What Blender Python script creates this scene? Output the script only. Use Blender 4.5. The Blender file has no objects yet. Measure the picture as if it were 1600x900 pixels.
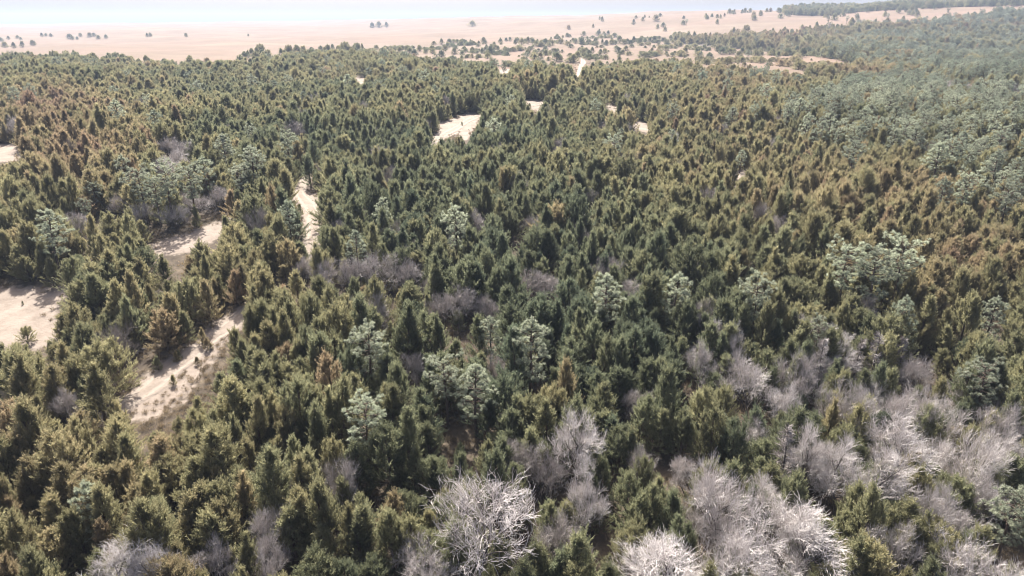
import bpy, math, random
import numpy as np

# ------------------------------------------------------------------ camera, sky, sun, exposure
scene = bpy.context.scene
CAM_Z, FOCAL, HORIZON = 45.0, 1081.0, 40.0            # metres above the creek; focal length and horizon row on a 1600 x 900 frame
PITCH = math.atan((450.0 - HORIZON) / FOCAL)
cam = bpy.data.objects.new('camera', bpy.data.cameras.new('camera'))
scene.collection.objects.link(cam)
cam.location = (0, 0, CAM_Z)
cam.rotation_euler = (math.pi / 2 - PITCH, 0, 0)
cam.data.sensor_width = 36.0
cam.data.lens = 36.0 * FOCAL / 1600.0
cam.data.clip_end = 30000
scene.camera = cam

SUN_ELEV, SUN_AZ = math.radians(52), math.radians(-16)  # azimuth measured from the view direction, negative = to the left
world = bpy.data.worlds.new('World'); scene.world = world; world.use_nodes = True
nt = world.node_tree
sky = nt.nodes.new('ShaderNodeTexSky'); sky.sky_type = 'NISHITA'; sky.sun_disc = False
sky.sun_elevation = SUN_ELEV; sky.sun_rotation = SUN_AZ
sky.air_density = 0.6; sky.dust_density = 6.0; sky.ozone_density = 1.0
nt.links.new(sky.outputs[0], nt.nodes['Background'].inputs[0])
nt.nodes['Background'].inputs[1].default_value = 0.095
sl = bpy.data.lights.new('sun', 'SUN'); sl.energy = 5.0; sl.angle = math.radians(0.5); sl.color = (1.0, 0.96, 0.90)
sun = bpy.data.objects.new('sun', sl); scene.collection.objects.link(sun)
sun.rotation_euler = (math.pi / 2 - SUN_ELEV, 0, math.pi - SUN_AZ)
scene.view_settings.view_transform = 'Standard'; scene.view_settings.look = 'None'
scene.view_settings.exposure = 1.82; scene.view_settings.gamma = 1.0
scene.render.engine = 'CYCLES'
scene.cycles.max_bounces = 5; scene.cycles.diffuse_bounces = 3; scene.cycles.glossy_bounces = 1
scene.cycles.transmission_bounces = 2; scene.cycles.volume_bounces = 0; scene.cycles.transparent_max_bounces = 4
scene.cycles.use_denoising = True; scene.cycles.filter_width = 1.0
HAZE_DENSITY = 0.000145

COL = scene.collection
SEED = 11
HERO_TURN = 2.2
rng = np.random.default_rng(SEED)

# ------------------------------------------------------------------ terrain
_ty = np.array([-200, 0, 46, 80, 120, 200, 300, 450, 20000.0])
_tz = np.array([-1, 0, 1, 6, 12, 16, 19, 20, 20.0])
_gy = np.linspace(-200, 900, 2201)
_gz = np.interp(_gy, _ty, _tz)
_k = np.exp(-0.5 * (np.arange(-60, 61) / 24.0) ** 2); _k /= _k.sum()
_gz = np.convolve(np.pad(_gz, 60, mode='edge'), _k, mode='valid')
_su = (np.array([-200, 0, 250, 400, 500, 650, 800, 900, 1000, 1170, 1250, 1330, 1420, 1500, 1600, 1900]) - 800) / FOCAL
_ss = np.array([1, 1, 3, 5, 5, 9, 12, 13, 18, 20, 21, 24, 29, 33, 34, 36.0])
def terrain(X, Y):
    X = np.asarray(X, float); Y = np.asarray(Y, float)
    base = np.interp(Y, _gy, _gz)
    u = X / np.maximum(Y, 60.0)
    S = np.interp(u, _su, _ss)
    yr = np.interp(u, [-0.9, -0.2, 0.1, 0.3, 0.5, 0.8], [3600, 3200, 2400, 1700, 1400, 1250])
    t = np.clip((Y - 560) / (yr - 560), 0, 1); t = t * t * (3 - 2 * t)
    z = base * (1 - t) + (CAM_Z + S / FOCAL * yr) * t - np.maximum(Y - yr, 0) * 0.01
    n = np.clip((Y - 20) / 60, 0, 1)
    z = z + n * ((1.0 + 1.4 * np.clip((Y - 110) / 90, 0, 1)) * np.sin(X / 37 + 1.0) * np.sin(Y / 41 + .4) + 0.5 * np.sin(X / 17 + Y / 23))
    f = np.clip((Y - 650) / 500, 0, 1) * np.clip((yr - Y) / 500, 0, 1)
    z = z + f * (4.5 * np.sin(X / 160 + .5 * np.sin(Y / 210)) * np.sin(Y / 190 + X / 700) + 1.5 * np.sin(X / 70 + Y / 120))
    return z

SP, CP = math.sin(PITCH), math.cos(PITCH)
def at(px, py, lift=0.0):
    """where the line of sight through a point of the photograph meets the land raised by lift metres: (X, Y)"""
    a, b = (px - 800) / FOCAL, (450 - py) / FOCAL
    d = np.array([a, CP + b * SP, -SP + b * CP])
    s = np.geomspace(20, 6000, 2600)
    g = CAM_Z + s * d[2] - terrain(s * d[0], s * d[1]) - lift
    i = np.argmax(g < 0)
    if g[i] >= 0: i = len(s) - 1
    s0, s1 = s[max(i - 1, 0)], s[i]
    for _ in range(18):
        m = .5 * (s0 + s1)
        if CAM_Z + m * d[2] - float(terrain(m * d[0], m * d[1])) - lift < 0: s1 = m
        else: s0 = m
    return s1 * d[0], s1 * d[1]
def view(X, Y, Z):
    X = np.asarray(X, float); Y = np.asarray(Y, float); dz = np.asarray(Z, float) - CAM_Z
    dep = Y * CP - dz * SP
    dep = np.where(dep < 1, 1, dep)
    return 800 + FOCAL * X / dep, 450 - FOCAL * (Y * SP + dz * CP) / dep, dep
def inside(px, py, poly):
    px = np.asarray(px, float); py = np.asarray(py, float)
    r = np.zeros(px.shape, bool); n = len(poly)
    for i in range(n):
        x0, y0 = poly[i]; x1, y1 = poly[(i + 1) % n]
        if y0 == y1: continue
        c = ((y0 > py) != (y1 > py)) & (px < (x1 - x0) * (py - y0) / (y1 - y0) + x0)
        r ^= c
    return r
def noise2(X, Y, s, seed=0):
    """smooth value noise in -1..1"""
    r = np.random.default_rng(1000 + seed); tab = r.uniform(-1, 1, (64, 64))
    x = np.asarray(X) / s; y = np.asarray(Y) / s
    ix = np.floor(x).astype(int); iy = np.floor(y).astype(int)
    fx = x - ix; fy = y - iy; fx = fx * fx * (3 - 2 * fx); fy = fy * fy * (3 - 2 * fy)
    g = lambda a, b: tab[a % 64, b % 64]
    return (g(ix, iy) * (1 - fx) + g(ix + 1, iy) * fx) * (1 - fy) + (g(ix, iy + 1) * (1 - fx) + g(ix + 1, iy + 1) * fx) * fy

# ------------------------------------------------------------------ helpers
def tag(o, label=None, cat=None, group=None, kind=None):
    if label: o['label'] = label
    if cat: o['category'] = cat
    if group: o['group'] = group
    if kind: o['kind'] = kind
    return o
def quads_mesh(name, verts, quads, mats, mat_index=None, attrs=None, smooth=False):
    me = bpy.data.meshes.new(name)
    verts = np.ascontiguousarray(verts, np.float32); quads = np.ascontiguousarray(quads, np.int32)
    me.vertices.add(len(verts)); me.vertices.foreach_set('co', verts.ravel())
    me.loops.add(quads.size); me.loops.foreach_set('vertex_index', quads.ravel())
    me.polygons.add(len(quads)); me.polygons.foreach_set('loop_start', np.arange(0, quads.size, 4, dtype=np.int32))
    for m in mats: me.materials.append(m)
    if mat_index is not None: me.polygons.foreach_set('material_index', np.ascontiguousarray(mat_index, np.int32))
    for k, (dom, v) in (attrs or {}).items():
        a = me.attributes.new(k, 'FLOAT', dom); a.data.foreach_set('value', np.ascontiguousarray(v, np.float32))
    me.polygons.foreach_set('use_smooth', np.full(len(quads), smooth))
    me.update(calc_edges=True); me.validate()
    return me
def link(name, me, parent=None):
    o = bpy.data.objects.new(name, me); COL.objects.link(o)
    if parent is not None: o.parent = parent
    return o
def unit(v): return v / np.maximum(np.linalg.norm(v, axis=-1, keepdims=True), 1e-9)
def blades(P, D, L, W, r, droop=0.0):
    """kite-shaped leaf blades: base P, direction D, length L, width W"""
    D = unit(D); S = unit(np.cross(D, unit(r.normal(size=D.shape))))
    L = L[:, None]; W = W[:, None]
    v = np.stack([P, P + D * L * .45 + S * W * .5, P + D * L - np.array([0, 0, droop]) * L, P + D * L * .45 - S * W * .5], 1)
    return v.reshape(-1, 3), np.arange(len(P) * 4).reshape(-1, 4)
def tubes(p0, p1, r0, r1, sides=3):
    """tapered tube segments"""
    p0 = np.asarray(p0, float); p1 = np.asarray(p1, float); r0 = np.asarray(r0, float); r1 = np.asarray(r1, float)
    d = unit(p1 - p0)
    ref = np.where(np.abs(d[:, 2:3]) > .9, np.array([[1., 0, 0]]), np.array([[0, 0, 1.]]))
    a = unit(np.cross(d, ref)); b = np.cross(d, a)
    n = len(p0); V = np.zeros((n, 2 * sides, 3))
    for k in range(sides):
        c, s = math.cos(2 * math.pi * k / sides), math.sin(2 * math.pi * k / sides)
        o = a * c + b * s
        V[:, k] = p0 + o * r0[:, None]; V[:, sides + k] = p1 + o * r1[:, None]
    q = np.array([[k, (k + 1) % sides, sides + (k + 1) % sides, sides + k] for k in range(sides)])
    Q = (np.arange(n) * 2 * sides)[:, None, None] + q[None]
    return V.reshape(-1, 3), Q.reshape(-1, 4)

# ------------------------------------------------------------------ materials
def new_mat(name):
    m = bpy.data.materials.new(name); m.use_nodes = True
    n = m.node_tree.nodes; n.remove(n['Principled BSDF'])
    return m, m.node_tree, n['Material Output']
def ramp(nt, stops, fac):
    r = nt.nodes.new('ShaderNodeValToRGB'); e = r.color_ramp.elements
    while len(e) < len(stops): e.new(0.5)
    for el, (p, c) in zip(e, stops): el.position = p; el.color = (*c, 1)
    nt.links.new(fac, r.inputs[0]); return r.outputs[0]
def math_node(nt, op, a, b=None, clamp=False):
    n = nt.nodes.new('ShaderNodeMath'); n.operation = op; n.use_clamp = clamp
    for i, v in enumerate((a, b)):
        if v is None: continue
        if isinstance(v, (int, float)): n.inputs[i].default_value = v
        else: nt.links.new(v, n.inputs[i])
    return n.outputs[0]
def mixc(nt, fac, a, b, blend='MIX'):
    n = nt.nodes.new('ShaderNodeMix'); n.data_type = 'RGBA'; n.blend_type = blend
    for s, v in ((n.inputs[0], fac), (n.inputs[6], a), (n.inputs[7], b)):
        if isinstance(v, (int, float)): s.default_value = v
        elif isinstance(v, tuple): s.default_value = (*v, 1)
        else: nt.links.new(v, s)
    return n.outputs[2]
def noise_node(nt, scale, detail=4, rough=.55, coord=None):
    n = nt.nodes.new('ShaderNodeTexNoise'); n.inputs['Scale'].default_value = scale
    n.inputs['Detail'].default_value = detail; n.inputs['Roughness'].default_value = rough
    if coord is not None: nt.links.new(coord, n.inputs['Vector'])
    return n.outputs[0]
def leaf_mat(name, stops, transl=.4, rough=.5, spec=.25):
    m, nt, out = new_mat(name)
    at_ = nt.nodes.new('ShaderNodeAttribute'); at_.attribute_type = 'INSTANCER'; at_.attribute_name = 'tint'
    bv = nt.nodes.new('ShaderNodeAttribute'); bv.attribute_name = 'vary'
    oi = nt.nodes.new('ShaderNodeObjectInfo')
    t = math_node(nt, 'ADD', at_.outputs['Fac'], math_node(nt, 'MULTIPLY', math_node(nt, 'SUBTRACT', bv.outputs['Fac'], .5), .2), True)
    c = ramp(nt, stops, t)
    val = math_node(nt, 'ADD', .78, math_node(nt, 'MULTIPLY', oi.outputs['Random'], .45))
    val = math_node(nt, 'MULTIPLY', val, math_node(nt, 'ADD', .75, math_node(nt, 'MULTIPLY', bv.outputs['Fac'], .5)))
    hs = nt.nodes.new('ShaderNodeHueSaturation'); nt.links.new(c, hs.inputs['Color']); nt.links.new(val, hs.inputs['Value'])
    p = nt.nodes.new('ShaderNodeBsdfPrincipled'); p.inputs['Roughness'].default_value = rough
    p.inputs['Specular IOR Level'].default_value = spec
    tr = nt.nodes.new('ShaderNodeBsdfTranslucent'); mx = nt.nodes.new('ShaderNodeMixShader'); mx.inputs[0].default_value = transl
    nt.links.new(hs.outputs[0], p.inputs['Base Color']); nt.links.new(hs.outputs[0], tr.inputs['Color'])
    nt.links.new(p.outputs[0], mx.inputs[1]); nt.links.new(tr.outputs[0], mx.inputs[2]); nt.links.new(mx.outputs[0], out.inputs[0])
    return m
def bark_mat(name, c0, c1, scale=6.0):
    m, nt, out = new_mat(name)
    g = nt.nodes.new('ShaderNodeNewGeometry'); oi = nt.nodes.new('ShaderNodeObjectInfo')
    c = ramp(nt, [(.3, c0), (.7, c1)], noise_node(nt, scale, 4, .6, g.outputs['Position']))
    val = math_node(nt, 'ADD', .8, math_node(nt, 'MULTIPLY', oi.outputs['Random'], .4))
    hs = nt.nodes.new('ShaderNodeHueSaturation'); nt.links.new(c, hs.inputs['Color']); nt.links.new(val, hs.inputs['Value'])
    p = nt.nodes.new('ShaderNodeBsdfPrincipled'); p.inputs['Roughness'].default_value = .85; p.inputs['Specular IOR Level'].default_value = .2
    nt.links.new(hs.outputs[0], p.inputs['Base Color']); nt.links.new(p.outputs[0], out.inputs[0])
    return m
M_CEDAR = leaf_mat('cedar_foliage', [(0.0, (.088, .108, .072)), (.25, (.156, .165, .095)), (.5, (.236, .217, .116)), (.72, (.258, .207, .120)), (1.0, (.245, .168, .120))], .57)
M_PINE = leaf_mat('pine_needles', [(0, (.155, .185, .130)), (.5, (.235, .26, .185)), (1, (.325, .345, .245))], .48, .45, .3)
M_CBARK = bark_mat('cedar_bark', (.07, .05, .035), (.13, .10, .08))
M_PBARK = bark_mat('pine_bark', (.06, .045, .035), (.12, .085, .065))
M_BBARK = bark_mat('grey_bark', (.05, .042, .037), (.13, .112, .10))
M_LIMB = bark_mat('limb_bark', (.14, .12, .11), (.26, .23, .21))
def twig_mat():
    m, nt, out = new_mat('pale_twigs')
    at_ = nt.nodes.new('ShaderNodeAttribute'); at_.attribute_type = 'INSTANCER'; at_.attribute_name = 'tint'
    bv = nt.nodes.new('ShaderNodeAttribute'); bv.attribute_name = 'vary'
    c = ramp(nt, [(0, (.175, .150, .135)), (.5, (.355, .318, .297)), (1, (.52, .48, .455))], at_.outputs['Fac'])
    hs = nt.nodes.new('ShaderNodeHueSaturation'); nt.links.new(c, hs.inputs['Color'])
    nt.links.new(math_node(nt, 'ADD', .65, math_node(nt, 'MULTIPLY', bv.outputs['Fac'], .7)), hs.inputs['Value'])
    p = nt.nodes.new('ShaderNodeBsdfPrincipled'); p.inputs['Roughness'].default_value = .6; p.inputs['Specular IOR Level'].default_value = .35
    nt.links.new(hs.outputs[0], p.inputs['Base Color']); nt.links.new(p.outputs[0], out.inputs[0])
    return m
M_TWIG = twig_mat()

SAND = ((.14, .112, .09), (.225, .188, .156))
def ground_mat():
    m, nt, out = new_mat('land')
    g = nt.nodes.new('ShaderNodeNewGeometry'); pos = g.outputs['Position']
    sa = nt.nodes.new('ShaderNodeAttribute'); sa.attribute_name = 'sand'
    pr = nt.nodes.new('ShaderNodeAttribute'); pr.attribute_name = 'prairie'
    litter = ramp(nt, [(.3, (.035, .028, .022)), (.55, (.07, .055, .04)), (.78, (.14, .11, .075))], noise_node(nt, .55, 8, .65, pos))
    mp = nt.nodes.new('ShaderNodeMapping'); mp.inputs['Scale'].default_value = (.35, 1.5, 1); nt.links.new(pos, mp.inputs['Vector'])
    big = noise_node(nt, .005, 6, .62, mp.outputs[0]); mid = noise_node(nt, .03, 8, .68, pos); fine = noise_node(nt, 1.4, 5, .7, pos)
    gr = ramp(nt, [(.34, (.070, .046, .032)), (.45, (.128, .080, .060)), (.54, (.090, .060, .042)), (.64, (.150, .112, .082))], big)
    gr = mixc(nt, .32, gr, ramp(nt, [(.3, (.07, .046, .028)), (.7, (.19, .14, .095))], mid))
    gr = mixc(nt, .25, gr, ramp(nt, [(.3, (.08, .06, .038)), (.7, (.185, .148, .108))], fine))
    sand = ramp(nt, [(.25, SAND[0]), (.7, SAND[1])], noise_node(nt, .35, 7, .6, pos))
    edge = math_node(nt, 'ADD', sa.outputs['Fac'], math_node(nt, 'MULTIPLY', math_node(nt, 'SUBTRACT', noise_node(nt, .8, 6, .65, pos), .5), .9))
    c = mixc(nt, pr.outputs['Fac'], litter, gr)
    c = mixc(nt, ramp(nt, [(.42, (0, 0, 0)), (.62, (1, 1, 1))], edge), c, sand)
    p = nt.nodes.new('ShaderNodeBsdfPrincipled'); p.inputs['Roughness'].default_value = .95; p.inputs['Specular IOR Level'].default_value = .1
    b = nt.nodes.new('ShaderNodeBump'); b.inputs['Strength'].default_value = .7; b.inputs['Distance'].default_value = .25
    nt.links.new(noise_node(nt, 1.1, 8, .65, pos), b.inputs['Height']); nt.links.new(b.outputs[0], p.inputs['Normal'])
    nt.links.new(c, p.inputs['Base Color']); nt.links.new(p.outputs[0], out.inputs[0])
    return m
def track_mat():
    m, nt, out = new_mat('track_sand')
    g = nt.nodes.new('ShaderNodeNewGeometry'); pos = g.outputs['Position']
    ru = nt.nodes.new('ShaderNodeAttribute'); ru.attribute_name = 'rut'
    c = ramp(nt, [(.25, SAND[0]), (.7, SAND[1])], noise_node(nt, .5, 7, .62, pos))
    wob = math_node(nt, 'ADD', ru.outputs['Fac'], math_node(nt, 'MULTIPLY', math_node(nt, 'SUBTRACT', noise_node(nt, .9, 5, .6, pos), .5), .8))
    c = mixc(nt, ramp(nt, [(.45, (0, 0, 0)), (.75, (1, 1, 1))], wob), c, (.225, .19, .157))
    dry = noise_node(nt, 2.3, 5, .7, pos)
    c = mixc(nt, ramp(nt, [(.56, (0, 0, 0)), (.7, (.65, .65, .65))], dry), c, (.13, .10, .065))
    p = nt.nodes.new('ShaderNodeBsdfPrincipled'); p.inputs['Roughness'].default_value = .95; p.inputs['Specular IOR Level'].default_value = .1
    b = nt.nodes.new('ShaderNodeBump'); b.inputs['Strength'].default_value = .8; b.inputs['Distance'].default_value = .2
    nt.links.new(noise_node(nt, 1.6, 8, .65, pos), b.inputs['Height']); nt.links.new(b.outputs[0], p.inputs['Normal'])
    nt.links.new(c, p.inputs['Base Color']); nt.links.new(p.outputs[0], out.inputs[0])
    return m
M_GROUND, M_TRACK = ground_mat(), track_mat()

# ------------------------------------------------------------------ open ground: what the photograph shows of it
OPEN = [  # outlines on the photograph; nothing may stand on or hide these
    ('near', [(178, 640), (235, 590), (300, 540), (345, 505), (388, 478), (388, 490), (360, 520), (330, 555), (298, 590), (275, 622), (240, 646), (200, 646)]),
    ('west', [(-40, 455), (60, 455), (98, 449), (92, 470), (78, 495), (76, 530), (58, 541), (-40, 532)]),
    ('strip', [(240, 385), (290, 368), (330, 354), (366, 343), (345, 358), (328, 374), (290, 390), (255, 396)]),
    ('bend', [(447, 305), (470, 294), (490, 305), (500, 335), (499, 365), (487, 390), (477, 388), (484, 350), (478, 325)]),
    ('shelf', [(686, 192), (706, 188), (738, 175), (752, 184), (738, 200), (724, 218), (718, 206), (698, 212), (668, 232), (690, 205)]),
    ('upper', [(814, 155), (835, 156), (848, 163), (850, 171), (834, 174)]),
    ('gap', [(902, 124), (907, 98), (912, 97), (910, 110), (905, 125)]),
    ('nick', [(942, 162), (955, 164), (970, 178), (960, 180)]),
    ('scar', [(982, 188), (1018, 196), (1016, 206), (990, 200)]),
    ('bald', [(1137, 266), (1172, 268), (1178, 280), (1140, 278)]),
    ('edge', [(-40, 228), (20, 226), (34, 240), (30, 250), (-40, 252)]),
    ('spot', [(112, 286), (125, 282), (131, 296), (118, 300)]),
    ('sliver', [(-30, 695), (12, 700), (12, 716), (-30, 722)]),
    ('pale', [(552, 120), (572, 122), (572, 132), (556, 130)]),
    ('patch', [(772, 110), (796, 108), (800, 113), (780, 115)]),
]
BRIGHT = [[(185, 640), (240, 598), (300, 560), (350, 522), (388, 488), (330, 556), (275, 622), (240, 646)], [(-40, 462), (40, 462), (70, 468), (78, 495), (76, 530), (58, 541), (-40, 532)], [(262, 388), (300, 376), (330, 366), (328, 374), (290, 390)], OPEN[3][1], [(690, 205), (720, 196), (746, 186), (726, 214), (698, 212)]]
POCKETS = [(1265, 414, 34, 13), (588, 775, 26, 46), (1012, 588, 26, 16), (868, 580, 16, 18), (1385, 405, 40, 9), (505, 620, 14, 18), (1100, 600, 20, 12), (330, 640, 10, 12), (700, 690, 16, 14)]   # dark holes in the canopy
LM_OPEN = {'near': 'the long pale clearing', 'west': 'the bare sand flat', 'strip': 'the narrow sandy strip', 'bend': 'the rutted track bend'}
open_world = [np.array([at(x, y) for x, y in poly]) for _, poly in OPEN]
def poly_dist(X, Y, P):
    d = np.full(np.shape(X), 1e9)
    for i in range(len(P)):
        a = P[i]; b = P[(i + 1) % len(P)]; ab = b - a
        t = np.clip(((X - a[0]) * ab[0] + (Y - a[1]) * ab[1]) / max(ab @ ab, 1e-6), 0, 1)
        d = np.minimum(d, np.hypot(X - a[0] - t * ab[0], Y - a[1] - t * ab[1]))
    return np.where(inside(X, Y, [tuple(p) for p in P]), -d, d)
TRACK_PX = [(150, 668), (215, 620), (275, 575), (325, 535), (372, 498), (420, 455), (462, 415), (484, 385), (491, 352), (486, 325), (468, 300), (480, 280), (520, 262), (590, 245), (660, 226), (710, 202), (740, 184), (790, 170), (832, 165), (868, 150), (895, 132), (904, 118), (908, 104), (911, 95), (902, 86)]
track_pts = np.array([at(x, y) for x, y in TRACK_PX])
def smooth_line(P, n=8):
    out = []
    for i in range(len(P) - 1):
        p0, p1, p2, p3 = P[max(i - 1, 0)], P[i], P[i + 1], P[min(i + 2, len(P) - 1)]
        for k in range(n):
            t = k / n
            out.append(.5 * (2 * p1 + (p2 - p0) * t + (2 * p0 - 5 * p1 + 4 * p2 - p3) * t * t + (3 * p1 - p0 - 3 * p2 + p3) * t ** 3))
    out.append(P[-1]); return np.array(out)
track = smooth_line(track_pts)
def line_dist(X, Y, L):
    d = np.full(np.shape(X), 1e9)
    for p, q in zip(L[:-1], L[1:]):
        ab = q - p; t = np.clip(((X - p[0]) * ab[0] + (Y - p[1]) * ab[1]) / max(ab @ ab, 1e-6), 0, 1)
        d = np.minimum(d, np.hypot(X - p[0] - t * ab[0], Y - p[1] - t * ab[1]))
    return d

# forest outline: beyond it lies the open prairie
FOREST = [(-700, 1000), (-700, 108), (-60, 108), (60, 104), (110, 101), (170, 105), (250, 113), (300, 110), (380, 108), (440, 99), (520, 92), (590, 96), (650, 102), (740, 108), (800, 112), (840, 118), (870, 126), (900, 130), (930, 124), (960, 116), (1030, 112), (1100, 119), (1180, 123), (1240, 124), (1300, 123), (1325, 112), (1345, 94), (1290, 88), (1200, 80), (1110, 73), (1055, 69), (1052, 62), (1130, 62), (1220, 58), (1320, 50), (1420, 42), (1490, 36), (1600, 22), (2300, 14), (2300, 1000)]
RIDGE = [(1225, 24), (1300, 25), (1340, 19), (1420, 15), (1500, 11), (1600, 9), (2300, 9), (2300, -60), (1215, -60)]

# ------------------------------------------------------------------ the land
def build_land():
    ys = np.concatenate([np.linspace(-120, 30, 26)[:-1], np.geomspace(30, 6000, 390)])
    us = np.linspace(-1, 1, 341)
    Y, U = np.meshgrid(ys, us, indexing='ij')
    X = U * np.maximum(140, Y * 1.25)
    Z = terrain(X, Y)
    px, py, _ = view(X, Y, Z)
    pra = np.where((Y > 60) & ~inside(px, py, FOREST), 1.0, 0.0)
    pra = np.where((Y < 200) | (np.abs(px - 800) > 1500), np.where(Y > 520, pra, 0), pra)
    sa = np.zeros_like(X)
    for P in open_world:
        near = (np.abs(X - P[:, 0].mean()) < 80) & (np.abs(Y - P[:, 1].mean()) < 120)
        if near.any():
            d = poly_dist(X[near], Y[near], P); sa[near] = np.maximum(sa[near], np.clip(.75 - d / 5.0, 0, 1))
    V = np.stack([X, Y, Z], -1).reshape(-1, 3); n, m = X.shape
    i = np.arange(n * m).reshape(n, m)
    Q = np.stack([i[:-1, :-1], i[:-1, 1:], i[1:, 1:], i[1:, :-1]], -1).reshape(-1, 4)
    me = quads_mesh('ground', V, Q, [M_GROUND], attrs={'sand': ('POINT', sa.ravel()), 'prairie': ('POINT', pra.ravel())}, smooth=True)
    tag(link('ground', me), 'rolling sandy ground under the cedars rising to open tan prairie', kind='structure')
build_land()
def build_track():
    L = track; t = unit(np.gradient(L, axis=0)); nrm = np.stack([-t[:, 1], t[:, 0]], -1)
    offs = np.linspace(-1, 1, 13)
    wid = 1.9 + .35 * np.sin(np.arange(len(L)) * .7)
    X = L[:, 0:1] + nrm[:, 0:1] * offs * wid[:, None]; Y = L[:, 1:2] + nrm[:, 1:2] * offs * wid[:, None]
    prof = .13 - .10 * np.exp(-((np.abs(offs) - .45) / .14) ** 2) - .25 * np.clip((np.abs(offs) - .8) / .2, 0, 1)
    Z = terrain(X, Y) + prof[None]
    rut = np.broadcast_to(np.exp(-((np.abs(offs) - .45) / .2) ** 2)[None], X.shape)
    n, m = X.shape; i = np.arange(n * m).reshape(n, m)
    Q = np.stack([i[:-1, :-1], i[:-1, 1:], i[1:, 1:], i[1:, :-1]], -1).reshape(-1, 4)[:, ::-1]
    me = quads_mesh('sandy_track', np.stack([X, Y, Z], -1).reshape(-1, 3), Q, [M_TRACK], attrs={'rut': ('POINT', rut.ravel())}, smooth=True)
    tag(link('sandy_track', me), 'pale sandy two-rut track winding up through the cedars', kind='structure')
build_track()

# ------------------------------------------------------------------ tree shapes (metres, standing at the origin)
def cedar_mesh(seed, H=6.0, R=1.75, n_br=84, taper=1.25, tips=3, sh=8, bl=18):
    r = np.random.default_rng(seed)
    th = np.arange(n_br) * 2.39996 + r.uniform(-.4, .4, n_br)
    t = np.sort(r.uniform(.05, 1, n_br) ** 1.0)
    lob = 1 + .22 * np.sin(th * 2 + r.uniform(0, 6)) + .16 * np.sin(th * 3 + r.uniform(0, 6))
    f = np.where(t < .28, .72 + t / .28 * .28, 1 - np.clip((t - .28) / .72, 0, 1) ** taper * .95)
    rad = R * f * lob * r.uniform(.62, 1.22, n_br)
    zt = t * H * .97 + r.uniform(-.15, .2, n_br)
    el = np.radians(28 + 32 * t + r.uniform(-8, 8, n_br))
    tip = np.stack([rad * np.cos(th), rad * np.sin(th), zt], -1)
    base = np.stack([0 * th, 0 * th, np.maximum(.25, zt - rad * np.tan(el))], -1)
    for _ in range(tips):                                  # secondary leaders standing out of the crown
        a = r.uniform(0, 6.28); q = r.uniform(.28, .55) * R; h = r.uniform(.74, .97) * H
        k = 7
        zz = np.linspace(h * .62, h, k); rr = np.linspace(.5, .05, k) * R * .5
        aa = np.arange(k) * 2.4 + r.uniform(0, 6)
        cx, cy = q * math.cos(a), q * math.sin(a)
        tip = np.vstack([tip, np.stack([cx + rr * np.cos(aa), cy + rr * np.sin(aa), zz], -1)])
        base = np.vstack([base, np.stack([np.full(k, cx), np.full(k, cy), zz - rr * 1.6 - .35], -1)])
    tip = np.vstack([tip, [[0, 0, H * 1.02], [.06, .02, H * .95], [-.05, .05, H * .9]]]); base = np.vstack([base, [[0, 0, H * .84], [0, 0, H * .8], [0, 0, H * .76]]])
    nb = len(tip)
    mid = .5 * (base + tip) + np.array([0, 0, -.12])
    s = r.uniform(.42, 1, (nb, sh)); s[:, 0] = 1; s[:, 1] = .9
    s = s[..., None]
    P = (1 - s) ** 2 * base[:, None] + 2 * s * (1 - s) * mid[:, None] + s * s * tip[:, None]
    T = unit(2 * (1 - s) * (mid - base)[:, None] + 2 * s * (tip - mid)[:, None])
    D = unit(T * .75 + unit(r.normal(size=P.shape)) * .5 + np.array([0, 0, .62]))
    ln = r.uniform(.42, .95, (nb, sh)) * (H / 6) ** .5
    P = P.reshape(-1, 3); D = D.reshape(-1, 3); ln = ln.ravel()
    q = np.linspace(0, 1, bl)[None, :, None]
    BP = P[:, None] + D[:, None] * ln[:, None, None] * q
    BD = unit(D[:, None] * 1.0 + unit(r.normal(size=BP.shape)) * .55)
    n = BP.shape[0] * bl
    bv, bq = blades(BP.reshape(-1, 3), BD.reshape(-1, 3), r.uniform(.20, .40, n) * np.tile(np.linspace(1.15, .6, bl), len(P)), r.uniform(.028, .056, n), r)
    shv = np.repeat(r.uniform(0, 1, len(P)), bl); vary = np.clip(.6 * shv + .4 * r.uniform(0, 1, n), 0, 1)
    # trunk and stems
    z = np.linspace(0, H * .93, 8); wob = np.cumsum(r.normal(0, .035, (8, 2)), 0); wob[0] = 0
    tp = np.column_stack([wob, z]); tr = np.linspace(.15, .02, 8) * H / 6
    tv, tq = tubes(tp[:-1], tp[1:], tr[:-1], tr[1:], 7)
    sv, sq = tubes(np.vstack([base, mid]), np.vstack([mid, tip]), np.full(2 * nb, .022), np.full(2 * nb, .012), 3)
    return (bv, bq, vary), (np.vstack([tv, sv]), np.vstack([tq, sq + len(tv)]))
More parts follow.
